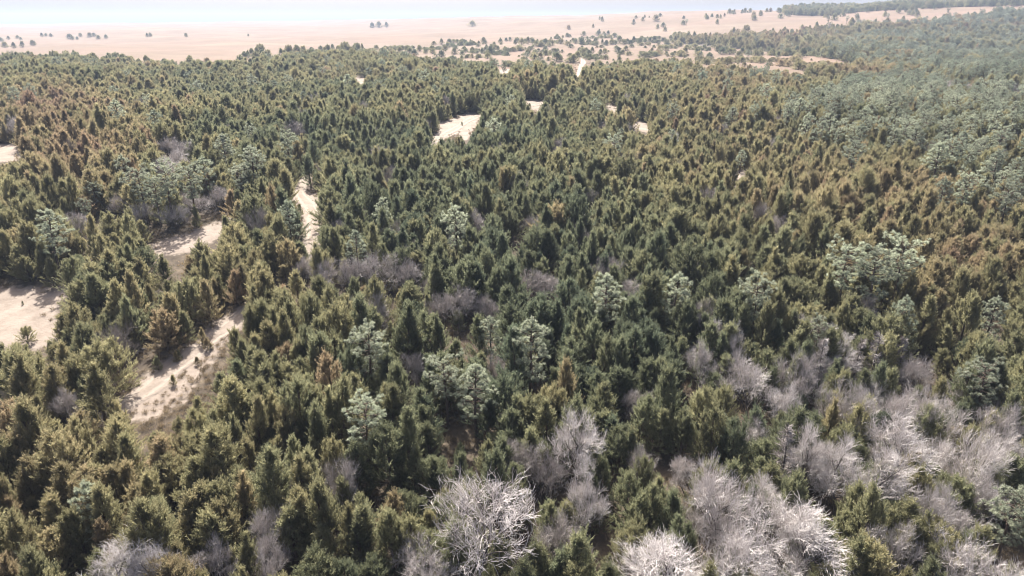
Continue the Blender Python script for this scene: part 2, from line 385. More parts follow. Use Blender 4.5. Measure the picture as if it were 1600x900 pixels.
def pine_mesh(seed, H=10.0, n_br=44, low=.35, spread=2.5, flat=.0):
    r = np.random.default_rng(seed)
    th = np.arange(n_br) * 2.39996 + r.uniform(-.5, .5, n_br)
    t = np.sort(r.uniform(low, 1, n_br)); tt = (t - low) / (1 - low)
    rad = spread * (np.sin(np.clip(tt * .86 + .14, 0, 1) * math.pi) ** .7 * (1 - flat) + flat * np.minimum(1, tt * 1.4 + .2) * (tt < .97)) * r.uniform(.55, 1.15, n_br)
    rad = np.maximum(rad, .35)
    z0 = t * H * .96
    el = np.radians(5 + 40 * tt + r.uniform(-12, 12, n_br))
    base = np.stack([0 * th, 0 * th, z0], -1)
    tip = base + np.stack([rad * np.cos(th), rad * np.sin(th), rad * np.tan(el) * .6], -1)
    mid = .5 * (base + tip) + np.array([0, 0, -.1])
    seg0, seg1, ra, rb = [base, mid], [mid, tip], [np.full(n_br, .05), np.full(n_br, .035)], [np.full(n_br, .035), np.full(n_br, .02)]
    cents, dirs = [], []
    for i in range(n_br):
        k = 3 + int(rad[i] * 2.2)
        s = np.sqrt(r.uniform(.3, 1, k)); s[0] = 1
        p = (1 - s)[:, None] ** 2 * base[i] + (2 * s * (1 - s))[:, None] * mid[i] + (s * s)[:, None] * tip[i]
        side = unit(r.normal(size=(k, 3)) * np.array([1, 1, .45]) + np.array([0, 0, .35])) * (r.uniform(.15, .6, k) * (.35 + .35 * rad[i]))[:, None]
        side[0] *= .2
        e = p + side
        cents.append(e); dirs.append(unit(unit(side) + np.array([0, 0, .6])))
        seg0.append(p); seg1.append(e); ra.append(np.full(k, .022)); rb.append(np.full(k, .014))
    cents = np.vstack(cents + [np.array([[0, 0, H], [.1, .05, H * .97], [-.12, .04, H * .95]])]); dirs = np.vstack(dirs + [np.tile([0, 0, 1.], (3, 1))])
    nb = 50
    D = unit(dirs[:, None] * .55 + unit(r.normal(size=(len(cents), nb, 3))))
    P = cents[:, None] + unit(r.normal(size=D.shape)) * r.uniform(.0, .12, D.shape[:2])[..., None]
    n = len(cents) * nb
    bv, bq = blades(P.reshape(-1, 3), D.reshape(-1, 3), r.uniform(.18, .34, n), r.uniform(.028, .05, n), r)
    vary = np.clip(.65 * np.repeat(r.uniform(0, 1, len(cents)), nb) + .35 * r.uniform(0, 1, n), 0, 1)
    z = np.linspace(0, H * .97, 9); wob = np.cumsum(r.normal(0, .05, (9, 2)), 0); wob[0] = 0
    wob -= np.linspace(0, 1, 9)[:, None] * wob[-1] * .9
    tp = np.column_stack([wob, z]); tr = np.linspace(.21, .03, 9) * H / 10
    tv, tq = tubes(tp[:-1], tp[1:], tr[:-1], tr[1:], 8)
    lv, lq = tubes(np.vstack(seg0), np.vstack(seg1), np.concatenate(ra), np.concatenate(rb), 4)
    return (bv, bq, vary), (tv, tq), (lv, lq)
def bare_mesh(seed, H=9.0, W=7.0, kids=(9, 7, 6, 6), stems=1, r0=.15, up=.22, stem_frac=.3, twig=.0085):
    """leafless tree: trunk and limbs, then branches, then fine twigs"""
    r = np.random.default_rng(seed)
    segs = {0: [], 1: [], 2: []}
    lens = [H * .40, H * .27, H * .17, H * .105]
    def grow(p, d, L, rad, lev):
        n = 3 if lev < 3 else 2
        pts = [p]; dd = d
        for k in range(n):
            dd = dd + r.normal(0, .14 if lev < 2 else .2, 3) + np.array([0, 0, up * .35]); dd = dd / np.linalg.norm(dd)
            q = pts[-1] + dd * L / n
            ra, rb = rad * (1 - .55 * k / n), rad * (1 - .55 * (k + 1) / n)
            segs[0 if lev <= 0 else 1 if lev <= 1 else 2].append((pts[-1], q, ra, rb)); pts.append(q)
        if lev >= 3: return
        m = kids[lev + 1]; a0 = r.uniform(0, 6.28)
        for j in range(m):
            f = .25 + .75 * (j + r.uniform(.2, 1)) / m; f = min(f, .999)
            k = int(f * n); b = pts[k] + (pts[k + 1] - pts[k]) * (f * n - k)
            ax = unit(pts[k + 1] - pts[k]); s = unit(np.cross(ax, r.normal(size=3)))
            an = r.uniform(.45, .95)
            nd = ax * math.cos(an) + s * math.sin(an) + np.array([0, 0, up])
            grow(b, unit(nd), lens[lev + 1] * r.uniform(.65, 1.2) * (1.15 - .45 * f), max(rad * .36 * (1.1 - .4 * f), twig), lev + 1)
    ks = max(1, kids[0] // stems)
    for s in range(stems):
        a = r.uniform(0, 6.28); lean = (.1 if stems == 1 else .55) * r.uniform(.6, 1.2)
        d = unit(np.array([lean * math.cos(a), lean * math.sin(a), 1.0]))
        n = 5; hh = H * (.78 if stems == 1 else .5); pts = [np.array([.25 * math.cos(a) * (stems > 1), .25 * math.sin(a) * (stems > 1), -.1])]
        rs = r0 / math.sqrt(stems)
        for k in range(n):
            d = unit(d + r.normal(0, .07, 3)); q = pts[-1] + d * hh / n
            segs[0].append((pts[-1], q, rs * (1 - .75 * k / n), rs * (1 - .75 * (k + 1) / n))); pts.append(q)
        for j in range(ks + 2):
            f = stem_frac + (1 - stem_frac) * (j + r.uniform(.2, .9)) / (ks + 2); f = min(f, .995)
            k = int(f * n); b = pts[k] + (pts[k + 1] - pts[k]) * (f * n - k)
            aa = j * 2.4 + r.uniform(-.4, .4); el = r.uniform(.25, .8) + .5 * (f > .8)
            nd = np.array([math.cos(aa) * math.cos(el), math.sin(aa) * math.cos(el), math.sin(el)])
            grow(b, nd, lens[0] * r.uniform(.55, 1.25) * (1.25 - .55 * f), rs * .5 * (1.15 - .5 * f), 0)
    out = []
    allp = np.array([s[1] for l in segs.values() for s in l]); w = np.percentile(np.hypot(allp[:, 0], allp[:, 1]), 97) * 2; hmax = allp[:, 2].max()
    sc = np.array([W / w, W / w, H / hmax])
    for l in (0, 1, 2):
        S = segs[l]; a = np.array([s[0] for s in S]) * sc; b = np.array([s[1] for s in S]) * sc
        v, q = tubes(a, b, np.array([s[2] for s in S]), np.array([s[3] for s in S]), (6, 4, 3)[l])
        out.append((v, q, np.repeat(r.uniform(0, 1, len(S)), (6, 4, 3)[l])))
    return out
def snag_mesh(seed, H=6.0, R=1.3):
    """dead conifer: bare stem with drooping grey branchlets"""
    r = np.random.default_rng(seed); n = 90
    th = np.arange(n) * 2.4 + r.uniform(-.4, .4, n); t = r.uniform(.08, 1, n)
    base = np.stack([0 * t, 0 * t, t * H], -1); rad = R * (1 - t ** 1.2 * .9) * r.uniform(.6, 1.1, n)
    tip = base + np.stack([rad * np.cos(th), rad * np.sin(th), rad * r.uniform(.1, .7, n)], -1)
    a, b, ra, rb = [base], [tip], [np.full(n, .03)], [np.full(n, .012)]
    k = 14
    s = r.uniform(.25, 1, (n, k, 1)); P = base[:, None] * (1 - s) + tip[:, None] * s
    D = unit(unit(tip - base)[:, None] * .8 + unit(r.normal(size=P.shape)) * .8) * r.uniform(.2, .5, (n, k, 1))
    a.append(P.reshape(-1, 3)); b.append((P + D).reshape(-1, 3)); ra.append(np.full(n * k, .016)); rb.append(np.full(n * k, .008))
    v, q = tubes(np.vstack(a), np.vstack(b), np.concatenate(ra), np.concatenate(rb), 3)
    z = np.linspace(0, H, 8); wob = np.cumsum(r.normal(0, .04, (8, 2)), 0); wob[0] = 0; tp = np.column_stack([wob, z]); tr = np.linspace(.13, .015, 8)
    tv, tq = tubes(tp[:-1], tp[1:], tr[:-1], tr[1:], 7)
    return (v, q, np.repeat(r.uniform(0, 1, len(q) // 3), 3)), (tv, tq)

CEDARS = []
for i, (H, R, nb, tp, tips) in enumerate([(6, 1.6, 70, 1.15, 3), (6, 1.3, 64, .95, 1), (6, 1.85, 74, 1.5, 6), (6, 1.6, 70, 1.1, 4), (6, 1.2, 60, .9, 1), (6, 2.1, 80, 1.9, 7), (6, 1.65, 60, 1.05, 3), (6, 1.5, 70, 1.3, 4)]):
    (bv, bq, vy), (tv, tq) = cedar_mesh(40 + i, H, R, nb, tp, tips)
    cm = quads_mesh('cedar_crown', bv, bq, [M_CEDAR], attrs={'vary': ('FACE', vy)})
    tm = quads_mesh('cedar_trunk', tv, tq, [M_CBARK], smooth=True)
    wm = quads_mesh('cedar_whole', np.vstack([bv, tv]), np.vstack([bq, tq + len(bv)]), [M_CEDAR, M_CBARK], np.r_[np.zeros(len(bq)), np.ones(len(tq))], {'vary': ('FACE', np.r_[vy, np.zeros(len(tq))])})
    CEDARS.append((cm, tm, wm, H, R))
PINES = []
for i, (n, low, sp, fl) in enumerate([(46, .32, 2.3, .0), (42, .45, 2.6, .5), (50, .25, 2.1, .0), (40, .5, 2.5, .8), (46, .38, 2.4, .3)]):
    (bv, bq, vy), (tv, tq), (lv, lq) = pine_mesh(70 + i, 10, n, low, sp, fl)
    PINES.append((quads_mesh('pine_crown', bv, bq, [M_PINE], attrs={'vary': ('FACE', vy)}), quads_mesh('pine_trunk', tv, tq, [M_PBARK], smooth=True), quads_mesh('pine_limbs', lv, lq, [M_PBARK], smooth=True),
                  quads_mesh('pine_whole', np.vstack([bv, tv, lv]), np.vstack([bq, tq + len(bv), lq + len(bv) + len(tv)]), [M_PINE, M_PBARK], np.r_[np.zeros(len(bq)), np.ones(len(tq) + len(lq))], {'vary': ('FACE', np.r_[vy, np.zeros(len(tq) + len(lq))])})))
BARES = []   # H 9, W 7 normalised
for i, kw in enumerate([dict(kids=(10, 8, 7, 6)), dict(kids=(9, 8, 7, 6), up=.26), dict(stems=3, kids=(9, 6, 6, 6), up=.16), dict(kids=(9, 8, 7, 6), up=.16, stem_frac=.38), dict(stems=2, kids=(10, 6, 6, 6)), dict(stems=4, kids=(12, 6, 6, 5), up=.22), dict(kids=(12, 6, 5, 5), up=.12, stem_frac=.42, twig=.0100, r0=.14)]):
    o = bare_mesh(90 + i, 9.0, 7.0, **kw)
    BARES.append((quads_mesh('bare_trunk', o[0][0], o[0][1], [M_BBARK], smooth=True), quads_mesh('bare_branches', o[1][0], o[1][1], [M_LIMB], attrs={'vary': ('FACE', o[1][2])}), quads_mesh('bare_twigs', o[2][0], o[2][1], [M_TWIG], attrs={'vary': ('FACE', o[2][2])})))
SNAGS = []
for i in range(3):
    (v, q, vy), (tv, tq) = snag_mesh(120 + i)
    SNAGS.append((quads_mesh('snag_branches', v, q, [M_TWIG], attrs={'vary': ('FACE', vy)}), quads_mesh('snag_trunk', tv, tq, [M_BBARK], smooth=True)))

# ------------------------------------------------------------------ where trees stand
THINGS = []   # dicts: kind, x, y, h (m), w (width factor), tint, var, label (or None), lm (landmark name or None)
def add(kind, x, y, h, w=1.0, tint=.4, var=0, label=None, lm=None, group=None):
    d = dict(kind=kind, x=float(x), y=float(y), h=float(h), w=float(w), tint=float(tint), var=int(var), label=label, lm=lm, group=group)
    THINGS.append(d); return d
# (crown top on the photograph, height in metres, shape, own label, landmark name)
PINE_SPOTS = [
    (70, 330, 9.5, 0, 'tall pale pine standing alone above the bare sand flat', 'the lone pale pine'),
    (215, 268, 9, 1, None, None), (255, 262, 10, 3, 'tall flat-topped pine in the middle of the pale pine row', 'the flat-topped pine row'), (292, 264, 9, 1, None, None), (238, 286, 7.5, 3, None, None),
    (345, 212, 9, 0, 'dense round-headed pine highest up behind the pale pine row', 'the round-headed pine'), (318, 247, 8.5, 2, None, None), (392, 232, 9.5, 4, None, None), (370, 262, 7, 1, None, None),
    (142, 288, 5.5, 4, None, None), (130, 312, 4.5, 4, None, None),
    (953, 430, 8.5, 0, 'slim pale pine rising from the dark green cedars, first of a pair', 'the first slim pine'), (1057, 430, 8.5, 2, 'slim pale pine rising from the dark green cedars, second of a pair', 'the second slim pine'),
    (1328, 385, 10, 1, 'broad leaning pale pine beginning the tall pine trio', None), (1378, 388, 10.5, 4, 'straight dark-stemmed pine in the middle of the tall pine trio', 'the tall pine trio'), (1414, 380, 10, 3, 'bushy-topped pale pine ending the tall pine trio', None),
    (765, 497, 6.5, 2, None, None), (832, 498, 9.5, 2, 'tallest silver-green pine in the middle of the cedars', 'the silver-green pine'), (696, 564, 7.5, 3, None, None), (742, 571, 8, 0, 'bushy pale pine with round head between green cedars', 'the bushy pale pine'),
    (572, 512, 8.5, 4, None, None), (565, 628, 8, 1, 'open thin-crowned pine among olive cedars', 'the thin-crowned pine'), (1146, 170, 7.5, 0, 'round pale pine alone on the upper slope', 'the upper round pine'), (1560, 466, 7, 2, None, None), (1548, 570, 7.5, 1, None, None), (1592, 765, 7.5, 4, None, None), (1160, 237, 5, 0, None, None), (1238, 70, 6.5, 0, None, None), (1392, 142, 10.5, 2, 'tallest pale pine crowning the pine stand', 'the stand-crowning pine'), (1335, 222, 9.5, 4, 'ragged pale pine opening the pine stand', 'the ragged stand pine'), (1472, 225, 10, 0, 'big round grey-green pine inside the pine stand', 'the big stand pine'), (1512, 272, 9, 1, 'broad pale pine at the near edge of the pine stand', 'the broad stand pine'), (1582, 292, 9, 3, 'flat-topped pale pine closing the pine stand', 'the last stand pine'), (1430, 80, 9, 0, 'round hazy pine high on the upper slope', 'the hazy round pine'), (1545, 85, 9, 2, 'narrow hazy pine high on the upper slope', 'the hazy narrow pine'), (1285, 78, 7, 2, None, None), (1310, 82, 7, 4, None, None),
]
for x, y, h, v, lab, lm in PINE_SPOTS:
    h = h * 1.08; X, Y = at(x, y - 3, h); add('pine', X, Y, h, 1.05, rng.uniform(.7, 1.0), v, lab, lm)
# (crown top on the photograph, height, crown width in metres, paleness, shape, own label, landmark)
BARE_SPOTS = [
    (735, 742, 12.5, 10, .85, 6, 'widest pale bare tree with a dark upright trunk', 'the widest pale bare tree'),
    (905, 630, 10, 7.2, .85, 1, 'tall forked whitish bare tree beyond the widest one', 'the forked bare tree'),
    (930, 745, 7, 5.5, .85, 4, 'small whitish bare tree standing over dark cedars', None),
    (165, 848, 8, 7, 1.0, 3, 'bright white bare tree beside a rusty cedar, wider of two', 'the bright white bare tree'), (232, 834, 8, 6, 1.0, 1, 'bright white bare tree with raised branches, narrower of two', None),
    (1025, 822, 9, 9, .95, 3, None, 'the low white bare tree'), (1150, 715, 10, 8, .85, 4, None, 'the dark-forked bare tree'), (1165, 790, 9, 8.5, .9, 2, None, None), (1290, 790, 9, 9, .9, 3, None, None), (1560, 838, 8, 8, .8, 5, None, 'the corner bare thicket'),
    (1185, 555, 8, 7.5, .45, 2, None, 'the grey bare clump'), (1245, 545, 8, 6.5, .4, 4, None, None), (1275, 648, 9.5, 5.2, .9, 1, None, 'the narrow white bare tree'), (1430, 640, 10, 8, .8, 3, None, None), (1520, 655, 9, 7.5, .75, 4, None, None), (1568, 622, 8, 6, .6, 2, None, None), (1335, 582, 9, 7, .6, 5, None, None), (1408, 590, 8, 7, .6, 2, None, None), (1482, 602, 8, 7, .65, 4, None, None), (1590, 655, 8, 6, .7, 1, None, None),
    (1100, 528, 7, 5, .5, 2, None, None), (1155, 512, 7, 4.5, .4, 5, None, None), (1330, 680, 9, 6.5, .8, 0, None, None), (1215, 735, 8, 6, .85, 1, None, None), (1390, 690, 9.5, 7, .8, 0, None, None), (1465, 735, 8, 6, .7, 4, None, None), (1240, 775, 8, 6.5, .85, 2, None, None), (1105, 775, 6, 5, .5, 5, None, None), (1405, 815, 7, 6, .7, 2, None, None), (1540, 720, 7, 6, .7, 5, None, None), (1500, 790, 6, 6, .5, 5, None, None),
    (592, 382, 7, 8.5, .12, 5, 'wide domed dark grey bare thicket among green cedars', 'the domed grey thicket'), (632, 396, 6, 6.5, .15, 5, None, None), (552, 396, 6, 6, .15, 2, None, None), (508, 400, 5.5, 5.5, .2, 5, None, None), (477, 392, 5, 4.5, .25, 2, None, None),
    (745, 322, 5.5, 6, .2, 5, None, None), (715, 440, 6, 6, .15, 2, None, None), (765, 455, 5, 5, .15, 5, None, None), (830, 414, 5.5, 6, .15, 5, None, None), (860, 425, 5, 4.5, .2, 2, None, None), (700, 362, 4.5, 4.5, .2, 5, None, None), (690, 450, 5.5, 5, .15, 5, None, None),
    (452, 184, 6, 9, .2, 5, None, None), (470, 192, 5, 7, .2, 5, None, None), (96, 604, 5.5, 4.5, .35, 2, None, None), (515, 712, 6.5, 5, .45, 4, None, None), (425, 778, 6.5, 5, .4, 2, None, None), (415, 832, 6.5, 5, .55, 5, None, None), (325, 842, 6, 4.5, .5, 2, None, None), (655, 838, 6, 6.5, .5, 5, None, 'the pinkish bare brush'), (870, 805, 6.5, 5.5, .3, 2, None, None), (920, 290, 5, 5, .15, 5, None, None), (1110, 286, 5, 4.5, .2, 5, None, None), (1190, 310, 5, 5, .12, 5, None, None), (1220, 330, 5, 4.5, .12, 2, None, None),
    (300, 292, 5.5, 7, .3, 5, None, None), (335, 285, 5.5, 6, .25, 2, None, None), (180, 298, 5, 5, .2, 5, None, None), (110, 325, 5.5, 6, .2, 5, None, None), (770, 548, 5, 4, .2, 2, None, None), (1488, 122, 6, 9, .3, 5, 'pale grey bare brush strip on the upper slope', 'the upper brush strip'), (1515, 128, 6, 8, .3, 2, None, None), (1592, 128, 6, 9, .35, 5, None, None), (262, 208, 6, 8, .55, 5, None, None), (285, 214, 6, 7, .55, 2, None, None), (258, 238, 6, 8, .8, 5, None, 'the whitish mid-slope thicket'), (272, 228, 6, 7, .7, 2, None, None), (268, 315, 5, 6, .6, 5, None, None), (215, 312, 5, 6, .55, 5, None, None), (940, 185, 5, 7, .15, 5, None, None), (830, 330, 4.5, 5, .15, 5, None, None), (1000, 600, 5, 4.5, .3, 2, None, None), (640, 545, 5, 4, .25, 2, None, None), (530, 560, 5, 4, .2, 5, None, None), (1440, 545, 6.5, 5, .3, 4, None, None), (1290, 540, 6, 5, .3, 5, None, None), (1000, 690, 5, 4, .4, 5, None, None), (1080, 705, 5, 4.5, .5, 2, None, None), (820, 680, 6, 6, .12, 2, None, None), (850, 700, 6, 5, .15, 5, None, None),
]
for x, y, h, w, pale, v, lab, lm in BARE_SPOTS:
    X, Y = at(x, y, h); add('bare', X, Y, h, w / 7.0 * 9.0 / h * (1.0 if lm else .92), pale if pale > .5 else pale + (.16 if Y < 85 else .30), v, lab, lm)
SNAG_SPOTS = [(1372, 520, 7.5, 0), (1290, 532, 7, 1), (1345, 530, 6, 2), (1238, 660, 8.5, 0), (1415, 530, 6, 1)]
for x, y, h, v in SNAG_SPOTS:
    X, Y = at(x, y, h); add('snag', X, Y, h, 1.0, rng.uniform(.15, .4), v)
# single cedars out on the prairie (foot on the photograph, height)
PRAIRIE = [(8, 74, 9), (22, 75, 8), (35, 73, 7), (52, 70, 9), (14, 61, 7), (28, 59, 7), (33, 62, 6), (2, 64, 7), (66, 57, 7), (72, 56, 7), (80, 57, 6), (110, 60, 8), (114, 62, 8), (121, 61, 7), (126, 56, 6), (141, 57, 8), (147, 56, 8), (154, 60, 6), (166, 59, 8), (230, 57, 8), (235, 56, 8), (291, 57, 7), (388, 56, 5), (592, 42, 14), (604, 42, 14), (582, 43, 12), (738, 40, 12),
    (235, 105, 5), (258, 103, 6), (298, 101, 6), (383, 91, 6), (400, 90, 5.5), (410, 90, 6), (487, 81, 5.5), (501, 79, 5), (530, 76, 4), (562, 74, 4.5), (605, 80, 6), (588, 77, 5), (637, 80, 5.5), (655, 79, 6), (690, 68, 6), (702, 67, 6), (720, 70, 6), (726, 69, 6), (735, 68, 6), (748, 70, 5.5), (756, 66, 6.5), (772, 71, 5), (782, 63, 5), (791, 64, 5), (797, 64, 6), (665, 82, 5), (676, 83, 5.5), (738, 82, 6), (753, 83, 6), (766, 85, 8), (790, 82, 5.5),
    (805, 69, 7), (815, 70, 7), (825, 68, 7), (832, 67, 6), (845, 72, 6), (858, 72, 6), (870, 60, 6), (886, 57, 7), (899, 67, 7), (912, 55, 6), (920, 68, 7), (930, 66, 7), (941, 68, 7), (955, 68, 6), (968, 66, 7), (980, 67, 6), (990, 66, 7), (1000, 68, 7), (1015, 66, 6), (935, 54, 7), (950, 55, 7), (905, 82, 6), (915, 84, 6.5), (925, 83, 6.5), (938, 84, 6), (973, 84, 5), (870, 95, 6), (875, 94, 5), (896, 97, 5.5), (926, 110, 6.5), (1036, 42, 8), (1048, 62, 6),
    (1075, 66, 5.5), (1083, 68, 6.5), (1095, 62, 6), (1114, 69, 6), (1121, 80, 6), (1134, 82, 6.5), (1142, 70, 6), (1149, 68, 6), (1154, 89, 6), (1165, 66, 6), (1174, 80, 8), (1182, 69, 6), (1188, 84, 6), (1201, 82, 6.5), (1210, 70, 6), (1108, 92, 6), (1090, 84, 6), (1220, 77, 5), (1262, 84, 6.5), (1270, 85, 5.5), (1276, 84, 5.5), (1062, 72, 5), (1015, 88, 5), (1030, 76, 4), (808, 66, 7), (820, 67, 6.5), (838, 71, 6), (852, 69, 6.5), (863, 70, 5.5), (876, 68, 6), (908, 69, 6.5), (947, 70, 6.5), (962, 69, 6), (975, 69, 6.5), (985, 69, 6), (1008, 65, 6.5), (1022, 64, 6.5), (1035, 64, 6), (910, 85, 6), (920, 86, 5.5), (945, 83, 5), (945, 58, 6.5), (960, 58, 6), (1070, 84, 5.5), (1100, 78, 6), (1128, 84, 6), (1140, 84, 5.5), (1160, 84, 6), (1168, 82, 7), (1180, 88, 6), (1194, 76, 6), (1206, 86, 6), (1215, 90, 6), (1230, 86, 6.5), (1245, 82, 6), (1254, 88, 6), (1285, 86, 6), (1296, 90, 6), (1305, 84, 6), (700, 74, 5.5), (712, 76, 5), (760, 76, 5), (778, 78, 5.5), (640, 84, 5.5), (648, 86, 5), (625, 82, 5.5), (710, 84, 6), (722, 86, 5.5), (690, 88, 6)]
for i, (x, y, h) in enumerate(PRAIRIE):
    X, Y = at(x, y + 1); add('prairie', X, Y, h * rng.uniform(.75, 1.1), rng.uniform(1.5, 2.2), rng.uniform(.05, .55), rng.choice([2, 5, 3]))

# things that trees of the mass must not hide: crowns picked out above, as (x, y, half width, half height) on the photograph
KEEP = []
for d in THINGS:
    if d['kind'] == 'prairie': continue
    X, Y, h = d['x'], d['y'], d['h']
    px, py, dep = view(X, Y, terrain(X, Y) + h * (.66 if d['kind'] == 'pine' else .62)); s = FOCAL / dep
    hw = {'pine': 1.7, 'bare': 7 * d['w'] * h / 9 * (.42 if d['lm'] or Y > 85 else .20), 'snag': .9}[d['kind']]
    KEEP.append((float(px), float(py), float(hw * s), float(h * (.30 if d['kind'] != 'bare' or d['lm'] or Y > 85 else .15) * s), float(dep), X, Y, {'pine': 1.0, 'bare': 1.3, 'snag': .9}[d['kind']]))
def reserved(X, Y, Z, h, w, gap=None):
    """would a tree here stand on open ground, or in front of it or of a picked-out crown?"""
    bad = np.zeros(len(X), bool)
    for f in (0, .3, .6, .85, 1.0):
        for side in (-.8, 0, .8):
            k = w * .5 * (1 - f) * side
            px, py, dep = view(X + k, Y, Z + h * f)
            for _, poly in OPEN:
                xs = [p[0] for p in poly]; ys = [p[1] for p in poly]
                m = (px > min(xs)) & (px < max(xs)) & (py > min(ys)) & (py < max(ys))
                if m.any(): bad[m] |= inside(px[m], py[m], poly)
            if f in (.6, .85, 1.0):
                for kx, ky, hw, hh, kd, *_ in KEEP:
                    m = ((px - kx) / hw) ** 2 + ((py - ky) / hh) ** 2 < .8
                    bad |= m & (dep < kd + 1)
    sd = h / math.tan(SUN_ELEV)
    for f in (.45, .75, 1.0):
        qx, qy = X - sd * f * math.sin(SUN_AZ), Y - sd * f * math.cos(SUN_AZ)
        px, py, dep = view(qx, qy, terrain(qx, qy))
        for poly in BRIGHT: bad |= inside(px, py, poly)
    for ex, ey, rx, ry in POCKETS:
        px, py, dep = view(X, Y, Z + h * .5); bad |= ((px - ex) / rx) ** 2 + ((py - ey) / ry) ** 2 < 1
    bad |= line_dist(X, Y, track) < 1.2
    for k in KEEP: bad |= np.hypot(X - k[5], Y - k[6]) < k[7]
    return bad

LOWER_RIGHT = [(1090, 560), (1200, 530), (1330, 560), (1620, 590), (1650, 960), (930, 960), (1060, 800), (1150, 720), (1130, 640)]
PINE_STAND = [(1215, 215), (1300, 160), (1400, 128), (1520, 165), (1640, 150), (1650, 350), (1560, 340), (1500, 305), (1420, 275), (1330, 262), (1255, 250)]
PINE_UPPER = [(1290, 84), (1360, 62), (1480, 48), (1640, 40), (1640, 160), (1500, 140), (1390, 120), (1310, 112)]
PINE_RIDGE = [(1220, 30), (1420, 25), (1640, 20), (1640, 60), (1480, 50), (1330, 45)]
# colour drifts over the slope: (x, y, rx, ry, shift)
DRIFTS = [(170, 780, 360, 170, .20), (380, 480, 180, 110, .14), (1330, 330, 330, 70, .30), (1480, 440, 180, 70, .24), (90, 240, 170, 80, .38), (60, 175, 90, 30, .25), (760, 400, 300, 190, -.20), (640, 260, 220, 90, -.12), (1130, 190, 240, 90, .20), (1080, 660, 180, 120, -.05), (960, 530, 190, 120, -.18), (1250, 115, 200, 30, .25), (250, 140, 280, 40, .0), (1200, 62, 160, 16, .3), (1500, 45, 160, 8, .4), (700, 650, 120, 160, -.10)]
def scatter():
    out = []
    for y0, y1, s, um in ((30, 330, 2.45, .98), (330, 620, 4.1, .92), (620, 1500, 6.4, .92)):
        ny = int((y1 - y0) / (s * .866)); pts = []
        for j in range(ny):
            yy = y0 + j * s * .866; hw = max(yy * um, 70)
            x = np.arange(-hw, hw, s) + (j % 2) * s * .5
            pts.append(np.column_stack([x, np.full(len(x), yy)]))
        P = np.vstack(pts); P = P + rng.uniform(-.48, .48, P.shape) * s
        out.append(np.column_stack([P, np.full(len(P), s)]))
    return np.vstack(out)
C = scatter()
X, Y, S = C[:, 0], C[:, 1], C[:, 2]; Z = terrain(X, Y)
px, py, dep = view(X, Y, Z)
big, small = noise2(X, Y, 26, 1), noise2(X, Y, 7, 2)
fray = np.where(Y > 260, np.where(px < 760, 1.5, 1.0) * 6 * noise2(X, Y * .5, 45, 6) + 3 * noise2(X, Y * .5, 16, 7) + rng.normal(0, 1.6, len(X)), 0)
MEADOW = [(560, 84), (640, 70), (780, 62), (900, 58), (1060, 60), (1200, 76), (1340, 86), (1340, 122), (900, 132), (780, 116)]
clump = noise2(X, Y, 30, 9)
EDGE = [(-100, 97), (120, 92), (250, 100), (400, 86), (520, 78), (620, 78), (660, 96), (450, 104), (250, 118), (-100, 112)]
keep = (inside(px, py - fray, FOREST) | (inside(px, py, EDGE) & (rng.random(len(X)) < np.where(clump > .2, .12, .02))) | (inside(px, py, MEADOW) & (rng.random(len(X)) < np.where(clump > .4, .34, .028))) | (inside(px, py, RIDGE) & (Y > 900)) | ((Y > 640) & (px > 850) & (px < 1480) & (py < 58) & (rng.random(len(X)) < .004 + .016 * np.clip((px - 1000) / 300, 0, 1)))) & (px > -260) & (px < 1860)
keep &= (small > -.66) & ~((big < -.8) & (small < .1))
far_left_thin = (Y > 300) & (noise2(X, Y, 40, 5) < -.45) & (px < 1000)
keep &= ~(far_left_thin & (rng.random(len(X)) < .55))
C = C[keep]; X, Y, S, Z, px, py, dep, big = (a[keep] for a in (X, Y, S, Z, px, py, dep, big))
n = len(X)
u = rng.random(n)
bare_p = np.where(inside(px, py, LOWER_RIGHT), .17, .012 + .03 * (big > .45))
pine_p = np.where(inside(px, py, PINE_STAND), .22, np.where(inside(px, py, PINE_UPPER), .20, np.where(inside(px, py, PINE_RIDGE), .5, .006)))
kind = np.where(u < bare_p, 1, np.where(u < bare_p + pine_p, 2, 0))
kind = np.where((kind == 1) & (Y > 260), 0, kind)
h = np.clip(5.2 + .9 * noise2(X, Y, 34, 3) + .9 * noise2(X, Y, 11, 13) + rng.normal(0, 1.2, n), 2.2, 9.4)
h = np.where(Y > 620, h * 1.35, h)
h = np.where(inside(px, py, MEADOW) & ~inside(px, py, FOREST), rng.uniform(1.5, 4.6, n), h)
h = np.where(kind == 1, rng.uniform(4.5, 7.5, n), np.where(kind == 2, rng.uniform(7.5, 10.5, n) * np.where(Y > 620, 1.15, 1), h))
wf = rng.uniform(.85, 1.38, n) * (6 / np.clip(h, 4, 8)) ** .25 * np.where(inside(px, py, MEADOW) & ~inside(px, py, FOREST), 1.6, 1.0) * np.where(Y > 620, 1.45, np.where(Y > 330, 1.36, np.where(Y > 230, 1.12, 1.0)))
tint = .38 + .13 * noise2(X, Y, 30, 4) + rng.normal(0, .085, n)
for dx, dy, rx, ry, sh in DRIFTS:
    tint = tint + .9 * sh * np.exp(-(((px - dx) / rx) ** 2 + ((py - dy) / ry) ** 2) * 1.2)
tint = tint + (rng.random(n) < .025) * .3
tint = np.clip(tint, .02, .98)
cw = np.where(kind == 1, h * .8, np.where(kind == 2, 3.5, 3.2 * wf * h / 6))
bad = reserved(X, Y, Z, h, cw)
ok = ~bad
X, Y, Z, px, py, dep, kind, h, wf, tint, cw = (a[ok] for a in (X, Y, Z, px, py, dep, kind, h, wf, tint, cw))
